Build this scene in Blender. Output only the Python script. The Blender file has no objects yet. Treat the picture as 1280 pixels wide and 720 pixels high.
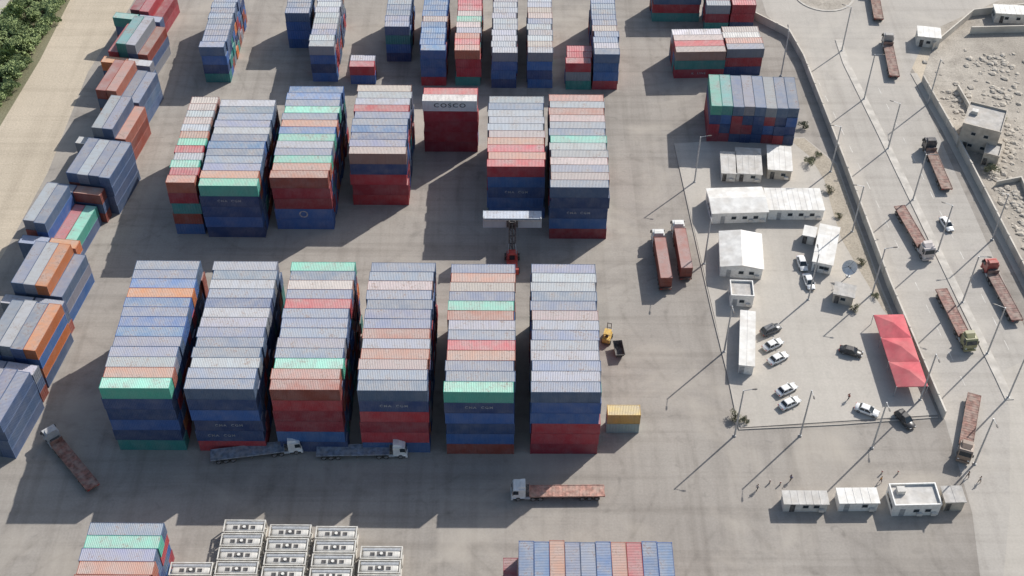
import bpy, math, random
import numpy as np
from mathutils import Vector, Matrix
random.seed(7)
R = math.radians
scene = bpy.context.scene
col = scene.collection
# ------------------------------------------------------------------ camera maths
F = 1600.0; H = 187.0; P = R(45.0); ROLL = R(0.35)
fwd = Vector((0, math.cos(P), -math.sin(P))); r0 = Vector((1, 0, 0)); u0 = Vector((0, math.sin(P), math.cos(P)))
right = r0*math.cos(ROLL) + u0*math.sin(ROLL); up = -r0*math.sin(ROLL) + u0*math.cos(ROLL)
CP = Vector((0, 0, H))
def G(px, py, z=0.0):
    d = fwd*F + right*(px-640) - up*(py-360)
    return CP + d*((z-H)/d.z)
def PROJ(p):
    q = Vector(p)-CP; dz = q.dot(fwd)
    return 640+F*q.dot(right)/dz, 360-F*q.dot(up)/dz, dz
cam_d = bpy.data.cameras.new('camera'); cam = bpy.data.objects.new('camera', cam_d); col.objects.link(cam)
cam_d.sensor_width = 36; cam_d.lens = F/1280*36; cam_d.clip_end = 5000; cam_d.clip_start = 1
m = Matrix.Identity(4)
for i, v in enumerate((right, up, -fwd)):
    for k in range(3): m[k][i] = v[k]
m.translation = CP; cam.matrix_world = m
scene.camera = cam
# ------------------------------------------------------------------ mesh builder
class MB:
    def __init__(s): s.v = []; s.f = []; s.mi = []
    def add(s, vs, fs, mi=0):
        o = len(s.v); s.v += [tuple(v) for v in vs]
        for f in fs: s.f.append(tuple(o+i for i in f)); s.mi.append(mi)
        return s
    def box(s, x0, x1, y0, y1, z0, z1, mi=0):
        return s.add([(x0,y0,z0),(x1,y0,z0),(x1,y1,z0),(x0,y1,z0),(x0,y0,z1),(x1,y0,z1),(x1,y1,z1),(x0,y1,z1)],
            [(3,2,1,0),(4,5,6,7),(0,1,5,4),(1,2,6,5),(2,3,7,6),(3,0,4,7)], mi)
    def tube(s, p0, p1, r, n=8, r1=None, mi=0):
        p0 = Vector(p0); p1 = Vector(p1); r1 = r if r1 is None else r1
        d = (p1-p0).normalized(); a = d.orthogonal().normalized(); b = d.cross(a)
        vs = []
        for q, rr in ((p0, r), (p1, r1)):
            for i in range(n):
                t = 2*math.pi*i/n; vs.append(q+(a*math.cos(t)+b*math.sin(t))*rr)
        fs = [(i,(i+1)%n,n+(i+1)%n,n+i) for i in range(n)] + [tuple(range(n-1,-1,-1)), tuple(range(n,2*n))]
        return s.add(vs, fs, mi)
    def prism_y(s, poly, y0, y1, mi=0):
        n = len(poly); vs = [(x,y0,z) for x,z in poly]+[(x,y1,z) for x,z in poly]
        fs = [(i,(i+1)%n,n+(i+1)%n,n+i) for i in range(n)]+[tuple(range(n-1,-1,-1)),tuple(range(n,2*n))]
        return s.add(vs, fs, mi)
    def prism(s, poly, z0, z1, mi=0):
        n = len(poly); vs = [(p[0],p[1],z0) for p in poly]+[(p[0],p[1],z1) for p in poly]
        fs = [(i,(i+1)%n,n+(i+1)%n,n+i) for i in range(n)]+[tuple(range(n-1,-1,-1)),tuple(range(n,2*n))]
        return s.add(vs, fs, mi)
    def loft(s, rings, mi=0):
        n = len(rings[0]); vs = [v for r in rings for v in r]; fs = []
        for k in range(len(rings)-1):
            for i in range(n):
                fs.append((k*n+i, k*n+(i+1)%n, (k+1)*n+(i+1)%n, (k+1)*n+i))
        fs += [tuple(range(n-1,-1,-1)), tuple((len(rings)-1)*n+i for i in range(n))]
        return s.add(vs, fs, mi)
    def quad(s, a, b, c, d, mi=0): return s.add([a,b,c,d], [(0,1,2,3)], mi)
    def mesh(s, name, mats, smooth=False):
        me = bpy.data.meshes.new(name); me.from_pydata(s.v, [], s.f)
        if not isinstance(mats, (list, tuple)): mats = [mats]
        for mt in mats: me.materials.append(mt)
        if len(mats) > 1: me.polygons.foreach_set('material_index', s.mi)
        if smooth: me.polygons.foreach_set('use_smooth', [True]*len(me.polygons))
        me.update(); return me
    def build(s, name, mats, parent=None, smooth=False):
        return link(name, s.mesh(name, mats, smooth), parent)
def link(name, data, parent=None):
    o = bpy.data.objects.new(name, data); col.objects.link(o)
    if parent: o.parent = parent
    return o
def tag(o, label=None, cat=None, group=None, kind=None):
    if label: o['label'] = label
    if cat: o['category'] = cat
    if group: o['group'] = group
    if kind: o['kind'] = kind
    return o
def thing(name, label, cat, loc, rz=0, group=None):
    o = bpy.data.objects.new(name, None); col.objects.link(o); o.location = loc; o.rotation_euler = (0,0,rz)
    o.empty_display_size = .5
    return tag(o, label, cat, group)
def copy_tree(o, parent=None):
    c = o.copy(); col.objects.link(c)
    if parent: c.parent = parent
    for ch in o.children: copy_tree(ch, c)
    return c
# ------------------------------------------------------------------ materials
def nodes(name):
    mt = bpy.data.materials.new(name); mt.use_nodes = True
    nt = mt.node_tree; return mt, nt, nt.nodes['Principled BSDF']
def nn(nt, t, **kw):
    n = nt.nodes.new(t)
    for k, v in kw.items(): setattr(n, k, v)
    return n
def noise(nt, vec, scale, detail=5, rough=.55, dist=0):
    n = nn(nt, 'ShaderNodeTexNoise'); n.inputs['Scale'].default_value = scale; n.inputs['Detail'].default_value = detail
    n.inputs['Roughness'].default_value = rough; n.inputs['Distortion'].default_value = dist
    nt.links.new(vec, n.inputs['Vector']); return n.outputs['Fac']
def ramp(nt, fac, a, b, lo=0.0, hi=1.0):
    n = nn(nt, 'ShaderNodeMapRange'); n.inputs[1].default_value = a; n.inputs[2].default_value = b
    n.inputs[3].default_value = lo; n.inputs[4].default_value = hi; n.clamp = True
    nt.links.new(fac, n.inputs[0]); return n.outputs[0]
def mix(nt, fac, a, b, mode='MIX'):
    n = nn(nt, 'ShaderNodeMix', data_type='RGBA', blend_type=mode)
    for s, v in ((n.inputs[0], fac), (n.inputs[6], a), (n.inputs[7], b)):
        if hasattr(v, 'links'): nt.links.new(v, s)
        elif isinstance(v, (int, float)): s.default_value = v
        else: s.default_value = (*v, 1) if len(v) == 3 else v
    return n.outputs[2]
def scalev(nt, vec, sc):
    n = nn(nt, 'ShaderNodeMapping'); n.inputs['Scale'].default_value = sc; nt.links.new(vec, n.inputs['Vector']); return n.outputs[0]
def mul(nt, a, b):
    n = nn(nt, 'ShaderNodeMath', operation='MULTIPLY')
    for s, v in ((n.inputs[0], a), (n.inputs[1], b)):
        if hasattr(v, 'links'): nt.links.new(v, s)
        else: s.default_value = v
    return n.outputs[0]
def simple(name, c=None, rough=.6, var=.25, scale=1.5, metal=0.0, dust=0.0, bump=0.0):
    mt, nt, b = nodes(name)
    tc = nn(nt, 'ShaderNodeTexCoord').outputs['Object']
    f = noise(nt, tc, scale, 6)
    base = nn(nt, 'ShaderNodeObjectInfo').outputs['Color'] if c is None else c
    dark = mix(nt, 1.0, base, (1-var,)*3, 'MULTIPLY'); lite = mix(nt, 1.0, base, (1+var*.5,)*3, 'MULTIPLY')
    o = mix(nt, ramp(nt, f, .35, .65), dark, lite)
    if dust: o = mix(nt, ramp(nt, noise(nt, tc, scale*.6, 8), .4, .65, 0, dust), o, (.40,.355,.30))
    nt.links.new(o, b.inputs['Base Color']); b.inputs['Roughness'].default_value = rough; b.inputs['Metallic'].default_value = metal
    if bump:
        bn = nn(nt, 'ShaderNodeBump'); bn.inputs['Strength'].default_value = bump; bn.inputs['Distance'].default_value = .05
        nt.links.new(noise(nt, tc, scale*6, 6), bn.inputs['Height']); nt.links.new(bn.outputs[0], b.inputs['Normal'])
    return mt
def container_mat(name, roof, attr):
    mt, nt, b = nodes(name)
    if attr:
        a = nn(nt, 'ShaderNodeAttribute', attribute_name='col'); c = a.outputs['Color']
        vec = nn(nt, 'ShaderNodeNewGeometry').outputs['Position']
    else:
        oi = nn(nt, 'ShaderNodeObjectInfo'); c = oi.outputs['Color']
        tc = nn(nt, 'ShaderNodeTexCoord').outputs['Object']
        va = nn(nt, 'ShaderNodeVectorMath', operation='ADD'); nt.links.new(tc, va.inputs[0])
        ml = mul(nt, oi.outputs['Random'], 300.0); nt.links.new(ml, va.inputs[1]); vec = va.outputs[0]
    big = noise(nt, vec, .35, 6, .6); fine = noise(nt, vec, 2.6, 7, .65)
    if roof:
        st = noise(nt, scalev(nt, vec, (1.6,.25,1)), 1.0, 5)
        o = mix(nt, ramp(nt, big, .36, .68, 0, .6), c, (.43,.415,.40))
        o = mix(nt, ramp(nt, st, .5, .75, 0, .35), o, (.30,.265,.24))
        o = mix(nt, ramp(nt, mul(nt, fine, ramp(nt, big, .3, .7, .75, 1.15)), .55, .66, 0, .5), o, (.25,.13,.085))
        rg = .7
    else:
        st = noise(nt, scalev(nt, vec, (2.2,2.2,.18)), 1.0, 6)
        o = mix(nt, ramp(nt, big, .38, .7, .02, .22), c, (.34,.33,.33))
        o = mix(nt, ramp(nt, st, .52, .75, 0, .3), o, mix(nt, 1.0, c, (.55,.53,.5), 'MULTIPLY'))
        o = mix(nt, ramp(nt, fine, .63, .73, 0, .4), o, (.16,.08,.055))
        rg = .6
    nt.links.new(o, b.inputs['Base Color']); b.inputs['Roughness'].default_value = rg
    b.inputs['Specular IOR Level'].default_value = .35
    return mt
M_BODY = container_mat('container_paint', False, False); M_ROOF = container_mat('container_roof_paint', True, False)
M_BODY_A = container_mat('container_paint_far', False, True); M_ROOF_A = container_mat('container_roof_far', True, True)
M_WHITE = simple('white_paint', (.78,.77,.74), .5, .12, 2, dust=.2)
M_TANK = simple('cream_cladding', (.68,.66,.61), .6, .2, .9, dust=.45)
M_OFFW = simple('off_white_wall', (.66,.64,.60), .8, .2, .8, dust=.3)
M_BEIGE = simple('beige_render', (.50,.45,.385), .85, .25, .7, dust=.4)
M_ROOFW = simple('white_roof_sheet', (.72,.705,.67), .55, .15, .6, dust=.4)
M_PALER = simple('pale_dusty_roof', (.56,.54,.51), .8, .2, .7, dust=.5)
M_GREYR = simple('grey_roof', (.45,.43,.405), .8, .25, .8, dust=.5)
M_GLASS = simple('dark_glass', (.03,.04,.05), .12, .1, 1)
M_TYRE = simple('tyre_rubber', (.025,.025,.025), .85, .3, 4, dust=.35)
M_RIM = simple('steel_rim', (.3,.3,.31), .45, .2, 5, metal=.5)
M_DARK = simple('dark_steel', (.05,.05,.055), .6, .3, 3, dust=.35)
M_STEEL = simple('galvanised_steel', (.42,.43,.44), .5, .2, 2, metal=.3)
M_OBJ = simple('vehicle_paint', None, .35, .12, 1.2, dust=.2)
M_DECK = simple('trailer_deck', None, .75, .45, 1.3, dust=.45, bump=.2)
M_LIGHT = simple('lamp_glass', (.8,.8,.78), .15, .05)
M_RED = simple('tail_lamp_red', (.45,.02,.02), .3, .1)
M_TEXTW = simple('white_lettering', (.34,.36,.40), .6, .5, 1.2)
M_TEXTD = simple('dark_lettering', (.04,.045,.06), .6, .3, 2)
M_CONC = simple('concrete', (.46,.43,.39), .9, .25, .6, dust=.3, bump=.2)
M_WALLC = simple('wall_concrete', (.60,.555,.49), .9, .2, .25, dust=.3, bump=.2)
M_CANVAS = simple('red_canvas', (.55,.105,.125), .85, .2, .4, dust=.2)
M_BARK = simple('bark', (.12,.09,.06), .9, .3, 5)
M_YEL = simple('yellow_machine', (.6,.38,.07), .5, .25, 2, dust=.3)
M_REDP = simple('red_machine', (.5,.06,.045), .45, .25, 2, dust=.2)
M_SKIN = simple('skin', (.36,.2,.13), .6, .1, 3); M_HAIR = simple('black_hair', (.02,.017,.015), .7, .2, 8); M_CLOTH = simple('cloth', None, .9, .2, 6)
def leaf_mat(name, a, b_, sc=.8):
    mt, nt, b = nodes(name)
    v = nn(nt, 'ShaderNodeNewGeometry').outputs['Position']
    f = noise(nt, v, sc, 4)
    nt.links.new(mix(nt, ramp(nt, f, .35, .65), a, b_), b.inputs['Base Color']); b.inputs['Roughness'].default_value = .8
    return mt
M_LEAF = leaf_mat('foliage', (.13,.18,.07), (.29,.36,.14)); M_LEAF2 = leaf_mat('dry_foliage', (.13,.135,.08), (.26,.255,.15))
def ground_mat(name, base, dark, light, streak=0.0, stain=0.0, bump=.3, fine=.12, sandy=None, patch=.35, track=0.0):
    mt, nt, b = nodes(name)
    v = nn(nt, 'ShaderNodeNewGeometry').outputs['Position']
    n1 = noise(nt, v, .03, 9, .62, .6); n2 = noise(nt, v, .22, 8, .65, .3); n3 = noise(nt, v, 2.5, 6, .6)
    o = mix(nt, ramp(nt, n1, .36, .64), dark, light)
    o = mix(nt, .5, o, base)
    o = mix(nt, ramp(nt, n2, .42, .72, 0, patch), o, dark)
    o = mix(nt, ramp(nt, n3, .3, .7, 0, 1), mix(nt, 1.0, o, (1-fine,)*3, 'MULTIPLY'), mix(nt, 1.0, o, (1+fine,)*3, 'MULTIPLY'))
    if streak:
        sx = noise(nt, scalev(nt, v, (.012,.4,1)), 1.0, 5, .6, .35); sy = noise(nt, scalev(nt, v, (.38,.014,1)), 1.0, 5, .6, .35)
        o = mix(nt, ramp(nt, sx, .48, .7, 0, streak), o, mix(nt, 1.0, o, (.72,.71,.70), 'MULTIPLY'))
        o = mix(nt, ramp(nt, sy, .48, .7, 0, streak), o, mix(nt, 1.0, o, (.75,.74,.73), 'MULTIPLY'))
    if track:
        for sc, off in ((.011, 0), (.016, 37)):
            mp = nn(nt, 'ShaderNodeMapping'); mp.inputs['Location'].default_value = (off, off*.7, 0); nt.links.new(v, mp.inputs['Vector'])
            q = noise(nt, mp.outputs[0], sc, 1.0, .3)
            fr = nn(nt, 'ShaderNodeMath', operation='PINGPONG'); fr.inputs[1].default_value = .03; nt.links.new(q, fr.inputs[0])
            o = mix(nt, mul(nt, ramp(nt, fr.outputs[0], .0, .005, track, 0), ramp(nt, n2, .38, .62, 0, 1)), o, mix(nt, 1.0, o, (.74,.73,.72), 'MULTIPLY'))
    if stain:
        sn = noise(nt, v, .35, 4, .5, .8)
        o = mix(nt, ramp(nt, sn, .62, .76, 0, stain), o, (.13,.12,.11))
    if sandy:
        o = mix(nt, ramp(nt, noise(nt, v, .055, 8, .6, .5), .5, .68, 0, .7), o, sandy)
    nt.links.new(o, b.inputs['Base Color']); b.inputs['Roughness'].default_value = .9; b.inputs['Specular IOR Level'].default_value = .2
    bn = nn(nt, 'ShaderNodeBump'); bn.inputs['Strength'].default_value = bump; bn.inputs['Distance'].default_value = .06
    nt.links.new(n3, bn.inputs['Height']); nt.links.new(bn.outputs[0], b.inputs['Normal'])
    return mt
M_YARD = ground_mat('yard_asphalt', (.335,.305,.272), (.27,.247,.222), (.39,.357,.318), .65, .35, .2, .08, sandy=(.43,.388,.335), track=.5)
M_ROAD = ground_mat('road_asphalt', (.43,.40,.362), (.375,.348,.315), (.475,.442,.40), .45, .15, .2, .08, sandy=(.50,.462,.41))
M_PAVE = ground_mat('compound_concrete', (.465,.43,.382), (.405,.375,.333), (.515,.477,.426), .3, .15, .12, .06)
M_SAND = ground_mat('sand', (.50,.43,.335), (.43,.37,.29), (.57,.49,.385), .4, 0, .5, .14)
M_SANDR = ground_mat('rubble_sand', (.41,.37,.315), (.28,.25,.215), (.50,.455,.395), .25, .35, .8, .22, patch=.85)
M_SOIL = ground_mat('verge_soil', (.20,.19,.12), (.13,.13,.08), (.27,.25,.17), 0, 0, .9, .3)
M_DIRT = ground_mat('dusty_dirt', (.40,.35,.28), (.30,.265,.215), (.48,.42,.34), 0, .3, .7, .2, patch=.6)
M_ROCK = simple('rubble_stone', (.46,.415,.355), .95, .35, 1.5, bump=.3)
M_KERB = simple('kerb_stone', (.53,.495,.445), .9, .2, .5, dust=.2)
M_MARK = simple('road_paint', (.62,.60,.56), .8, .3, .8, dust=.4)
# ------------------------------------------------------------------ setting
def sheet(name, pts, z, mt):
    b = MB(); b.add([(p[0],p[1],z) for p in pts], [tuple(range(len(pts)))])
    return tag(b.build(name, mt), kind='structure')
def gp(l): return [G(*p) for p in l]
sheet('ground', [(-2500,-1500),(2500,-1500),(2500,3500),(-2500,3500)], 0, M_SAND)
sheet('yard_pavement', gp([(215,-90),(165,5),(110,90),(60,215),(20,290),(-60,430),(-300,760),(-200,1000),(1700,1000),(1700,520),(1330,370),(1140,85),(1040,-90)]), .006, M_YARD)
sheet('rubble_lot', gp([(1152,100),(1300,345),(1700,500),(1700,-160),(1085,-160),(1105,-20),(1165,60)]), .012, M_SANDR)
sheet('road', gp([(935,-60),(958,18),(1003,70),(1055,205),(1112,360),(1182,528),(1215,640),(1235,800),(1500,800),(1290,430),(1138,90),(1160,40),(1250,0),(1290,-60)]), .018, M_ROAD)
sheet('verge_soil', gp([(-60,215),(-60,-60),(100,-60),(90,-5),(50,75),(0,158)]), .006, M_SOIL)
sheet('verge_road', gp([(-60,-40),(-60,40),(0,18),(40,-40)]), .012, M_ROAD)
sheet('roadside_pavement', gp([(1243,470),(1262,510),(1262,640),(1250,760),(1420,900),(1420,520),(1300,440)]), .026, M_PAVE)
def strip_pts(pts, w):
    n = len(pts); L = []; Rr = []
    for i in range(n):
        p = Vector(pts[i][:2]); a = (p-Vector(pts[i-1][:2])).normalized() if i else None
        c = (Vector(pts[i+1][:2])-p).normalized() if i < n-1 else None
        t = (a+c).normalized() if a and c else (a or c)
        k = 1/max(.5, t.dot(a)) if a and c else 1
        nrm = Vector((-t.y, t.x))*w/2*k
        L.append(p+nrm); Rr.append(p-nrm)
    return L, Rr
def strip(mb, pts, w, z0, z1):
    L, Rr = strip_pts(pts, w); mb.prism(L+Rr[::-1], z0, z1)
    n = len(L); tot = 2*n; base = len(mb.v)-2*tot
    for _ in range(2): mb.f.pop(); mb.mi.pop()
    for i in range(n-1):
        a, b_, c, d = i, i+1, tot-2-i, tot-1-i
        mb.f.append((base+tot+a, base+tot+b_, base+tot+c, base+tot+d)); mb.mi.append(0)
    return mb
b = MB(); b.prism([p[:2] for p in gp([(843,180),(905,176),(1005,172),(1046,205),(1103,362),(1172,519),(925,535)])], .0, .14)
tag(b.build('compound_pavement', M_PAVE), kind='structure')
sheet('dirt_verge', [p for p in gp([(985,174),(1005,173),(1045,206),(1101,362),(1120,405),(1104,388),(1078,345),(1052,300),(1040,262),(1030,225),(1012,196)])], .15, M_DIRT)
b = MB(); strip(b, gp([(843,180),(865,280),(890,390),(910,470),(924,537),(1050,531),(1172,522)]), .2, 0, .19)
tag(b.build('kerb', M_PAVE), kind='structure')
med = [(1048,50),(1058,80),(1100,165),(1150,268),(1200,372),(1248,470),(1262,500)]
b = MB(); strip(b, gp(med), 1.7, .0, .16); tag(b.build('median_kerb', M_KERB), kind='structure')
b = MB(); strip(b, gp([(1142,92),(1180,160),(1225,248),(1275,345),(1330,450)]), 1.6, .0, .15); tag(b.build('pavement', M_PAVE), kind='structure')
c = G(1030, -6); b = MB()
b.prism([(c.x+8*math.cos(t*math.pi/14), c.y+8*math.sin(t*math.pi/14)) for t in range(28)], 0, .18)
tag(b.build('roundabout_kerb', M_KERB), kind='structure')
b = MB(); b.add([(c.x+7.4*math.cos(t*math.pi/14), c.y+7.4*math.sin(t*math.pi/14), .19) for t in range(28)], [tuple(range(28))])
tag(b.build('roundabout_island', M_SANDR), kind='structure')
b = MB()
def dashes(p0, p1, ln, gap, w):
    a = G(*p0); c = G(*p1); d = (c-a); tot = d.length; d.normalize(); n = Vector((-d.y, d.x, 0))*w/2; s = 0
    while s < tot:
        q = a+d*s; e = a+d*min(s+ln, tot)
        b.quad(*[(v.x, v.y, .026) for v in (q-n, e-n, e+n, q+n)]); s += ln+gap
dashes((1022,100),(1215,500), 2.5, 4, .16); dashes((1098,110),(1270,455), 2.5, 4, .16)
tag(b.build('lane_markings', M_MARK), kind='structure')
b = MB()
def rock(x, y, s):
    n = 6; rr = []
    for z, k in ((-.1,.9),(.22,1.0),(.4,.5)):
        rr.append([(x+s*k*random.uniform(.6,1.3)*math.cos(2*math.pi*i/n), y+s*k*random.uniform(.6,1.3)*math.sin(2*math.pi*i/n), z*s*random.uniform(.8,1.2)) for i in range(n)])
    b.loft(rr)
k = 0
hot = [(1235,215),(1255,120),(1270,180),(1275,290),(1240,80),(1200,130),(1262,250)]
while k < 620:
    if random.random() < .65:
        h_ = random.choice(hot); px, py = random.gauss(h_[0], 13), random.gauss(h_[1], 10)
    else: px, py = random.uniform(1150,1300), random.uniform(55,345)
    if px < 1168+(py-103)*.55 or py < 62: continue
    q = G(px, py); rock(q.x, q.y, random.choice((.15,.2,.3,.4,.6,.9)) ); k += 1
tag(b.build('rubble', M_ROCK), 'broken stones and debris strewn over the far lot', 'rubble', kind='stuff')
def wall(pts, w, h, label, pil=None):
    t = thing('boundary_wall', label, 'wall', (0,0,0))
    P_ = gp(pts); b = MB(); strip(b, P_, w, 0, h); b.build('wall_panel', M_WALLC, t)
    b = MB(); strip(b, P_, w+.08, h+.003, h+.09); b.build('coping', M_WALLC, t)
    if pil:
        for i in range(len(P_)-1):
            a, c = P_[i], P_[i+1]; d = c-a; n = max(1, int(d.length/pil))
            for k in range(n):
                b = MB(); q = a+d*(k+.5)/n; b.box(q.x-.2, q.x+.2, q.y-.2, q.y+.2, 0, h+.2)
                b.build('pilaster', M_WALLC, t)
    return t
wall([(926,16),(985,46),(1003,78),(1052,204),(1110,360),(1179,524)], .25, 2.2, 'long pale concrete wall between the office compound and the road', 7)
wall([(1152,103),(1190,170),(1235,258),(1282,350),(1340,460)], .25, 2.1, 'pale wall on the far side of the road by the rubble lot', 7)
wall([(1165,62),(1215,20),(1285,12)], .25, 2.0, 'low wall bending round a plot in the upper right corner')
wall([(1212,42),(1290,40)], .25, 2.0, 'short straight wall at right edge below the bending wall')
wall([(1196,112),(1218,150)], .25, 1.4, 'short low garden wall left of the two storey house')
wall([(1244,232),(1275,226),(1290,262)], .25, 1.2, 'low broken wall enclosing rubble below the two storey house')
# ------------------------------------------------------------------ containers
W = 2.44
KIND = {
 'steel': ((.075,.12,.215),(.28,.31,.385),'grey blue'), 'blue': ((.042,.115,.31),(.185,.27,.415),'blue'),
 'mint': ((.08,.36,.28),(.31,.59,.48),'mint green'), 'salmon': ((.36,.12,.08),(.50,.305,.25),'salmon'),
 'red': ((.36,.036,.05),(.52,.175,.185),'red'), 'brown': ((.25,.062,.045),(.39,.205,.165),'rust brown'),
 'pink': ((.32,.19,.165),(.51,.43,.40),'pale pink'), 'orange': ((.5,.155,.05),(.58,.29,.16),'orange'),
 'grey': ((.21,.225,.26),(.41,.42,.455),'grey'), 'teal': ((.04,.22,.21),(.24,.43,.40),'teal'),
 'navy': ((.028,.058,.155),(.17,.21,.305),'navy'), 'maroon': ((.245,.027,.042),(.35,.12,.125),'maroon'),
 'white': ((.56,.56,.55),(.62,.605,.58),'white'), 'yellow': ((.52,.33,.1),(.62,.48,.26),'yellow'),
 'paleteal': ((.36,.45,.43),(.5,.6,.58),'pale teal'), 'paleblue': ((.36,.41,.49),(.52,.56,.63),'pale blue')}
def corr(mb, x0, x1, n, dep, put, mi=0):
    p = (x1-x0)/n; xs = []
    for i in range(n):
        x = x0+i*p; xs += [(x,0),(x+.3*p,0),(x+.5*p,dep),(x+.8*p,dep)]
    xs.append((x1,0)); vs = []
    for x, d in xs: vs += [put(x,d,0), put(x,d,1)]
    fs = [(2*i,2*i+2,2*i+3,2*i+1) for i in range(len(xs)-1)]
    mb.add(vs, fs, mi)
def cont_parts(L, h, pitch):
    body = MB(); n = int(L/pitch); a = L/2; w = W/2
    for s in (-1, 1):
        corr(body, -a+.16, a-.16, n, .04, lambda x,d,k,s=s: (x, s*(w-.015-d), .16+k*(h-.28)))
        body.box(-a+.16, a-.16, s*w-(.06 if s>0 else 0), s*w+(0 if s>0 else .06), .03, .16)
        body.box(-a+.16, a-.16, s*w-(.06 if s>0 else 0), s*w+(0 if s>0 else .06), h-.12, h-.02)
        for e in (-1, 1):
            X0 = a-.16 if e > 0 else -a; Y0 = w-.14 if s > 0 else -w
            body.box(X0, X0+.16, Y0, Y0+.14, .12, h-.12)
            body.box(X0-.01, X0+.17, Y0-.012, Y0+.152, 0, .12); body.box(X0-.01, X0+.17, Y0-.012, Y0+.152, h-.118, h)
    corr(body, -w+.14, w-.14, max(3, int(2.1/pitch)), .04, lambda y,d,k: (-a+.02+d, y, .16+k*(h-.28)))
    for e in (-1, 1):
        X0 = a-.1 if e > 0 else -a
        body.box(X0, X0+.1, -w+.14, w-.14, h-.14, h-.015); body.box(X0, X0+.1, -w+.14, w-.14, .03, .15)
    roof = MB(); corr(roof, -a+.1, a-.1, n, .035, lambda x,d,k: (x, (-1 if k == 0 else 1)*(w-.06), h-.03-d))
    doors = []
    for s in (-1, 1):
        d = MB(); y0, y1 = (.01, w-.15) if s > 0 else (-w+.15, -.01)
        d.box(a-.07, a-.02, y0, y1, .16, h-.15)
        for q in (.28, .72):
            y = y0+(y1-y0)*q; d.box(a-.018, a+.015, y-.025, y+.025, .12, h-.14)
        d.box(a-.017, a+.02, y0+.15, y1-.15, 1.2, 1.27)
        doors.append(d)
    return body, roof, doors
CM = {}
def cmesh(L, h):
    if (L,h) not in CM:
        bd, rf, ds = cont_parts(L, h, .3)
        CM[(L,h)] = (bd.mesh('container_body', M_BODY), rf.mesh('container_roof', M_ROOF), [d.mesh('container_door', M_BODY) for d in ds])
    return CM[(L,h)]
TX = {}
def text_mesh(s, size, mt):
    k = (s, size, mt.name)
    if k not in TX:
        cu = bpy.data.curves.new('lettering', 'FONT'); cu.body = s; cu.size = size; cu.align_x = 'CENTER'; cu.align_y = 'CENTER'
        cu.extrude = .006; cu.offset = .012; cu.space_character = 1.25
        o = bpy.data.objects.new('tmp', cu); col.objects.link(o)
        dg = bpy.context.evaluated_depsgraph_get(); me = bpy.data.meshes.new_from_object(o.evaluated_get(dg))
        bpy.data.objects.remove(o); bpy.data.curves.remove(cu)
        me.materials.clear(); me.materials.append(mt); TX[k] = me
    return TX[k]
ORD = ['first','second','third','fourth','fifth','sixth','seventh','eighth','ninth','tenth','eleventh','twelfth','thirteenth','fourteenth','fifteenth','sixteenth','seventeenth']
ENT = []
def put(x, y, z, rot, L, h, kind, label, group, top, front, side, text=None, prio=0):
    px, py, dz = PROJ((x, y, z+h)); s = F/dz
    along = abs(math.cos(rot)) > .7
    fa, sa = (L, W) if along else (W, L)
    sc = s*s*(top*L*W*.7 + front*fa*h*.66 + side*sa*h*min(.6, abs(x)/170))
    if not (-25 < px < 1305 and -15 < py < 740): sc *= .01
    ENT.append(dict(x=x,y=y,z=z,rot=rot,L=L,h=h,kind=kind,label=label,group=group,text=text,score=sc+prio))
PAL = ['navy']*4+['steel']*4+['blue']*4+['maroon']*3+['brown']*3+['red']*3+['teal']*2+['grey']+['orange']
PALE = ['steel']*7+['grey']*2+['blue']*4+['navy']+['brown','orange','teal']
PALD = ['navy']*6+['maroon']*4+['red']+['blue']*2
def xform(o, r, lx, ly): return o.x+lx*math.cos(r)-ly*math.sin(r), o.y+lx*math.sin(r)+ly*math.cos(r)
def stack_x(o, L, h, tops, fronts, where, group, tiers, rot=0.0, texts={}, jit=.2, heights=None):
    rows = tops[::-1]; hs = heights or [tiers]*len(rows)
    for i, kt in enumerate(rows):
        for t in range(hs[i]):
            istop = t == hs[i]-1; isfront = i == 0 or hs[i-1] <= t
            k = kt if istop else (fronts[min(len(fronts)-1, tiers-2-t)] if isfront and i == 0 else random.choice(PAL))
            x, y = xform(o, rot, L/2+random.uniform(-jit, jit), (i+.5)*2.465+random.uniform(-.01,.01))
            cn = KIND[k][2]
            if istop: lb = f'{cn} container on top, {ORD[i]} from the front, {where}'
            elif i == 0: lb = f'{cn} container in front face, {ORD[t]} tier up, {where}'
            else: lb = f'{cn} container, {ORD[t]} tier up, {ORD[i]} from the front, {where}'
            tx = texts.get((i, t))
            if tx is None and isfront and k == 'navy' and random.random() < .45: tx = 'CMA CGM'
            put(x, y, t*h, rot, L, h, k, lb, group, istop, isfront, 1 if x < -5 or x > 5 else 0, tx)
def stack_y(o, L, h, cols_, hs, where, group, rot=0.0, low=None, bank=0, pal=PAL):
    n = len(cols_)
    for i, kt in enumerate(cols_):
        for t in range(hs[i]):
            istop = t == hs[i]-1
            k = kt if istop else (low[i] if low and low[i] and random.random() < .8 else random.choice(pal))
            x, y = xform(o, rot, (i+.5)*2.5, L/2+bank*(L+.4)+random.uniform(-.2,.2))
            sd = (i == n-1 or hs[i+1] <= t) if x < 0 else (i == 0 or hs[i-1] <= t)
            cn = KIND[k][2]
            lb = f'{cn} container on top, {ORD[i]} from the left, {where}' if istop else f'{cn} container, {ORD[t]} tier up, {ORD[i]} from the left, {where}'
            put(x, y, t*h, rot-math.pi/2, L, h, k, lb, group, istop, 1 if bank == 0 else 0, 1 if sd else 0)
L4, L2, HC, ST = 12.19, 6.06, 2.9, 2.59
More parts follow.
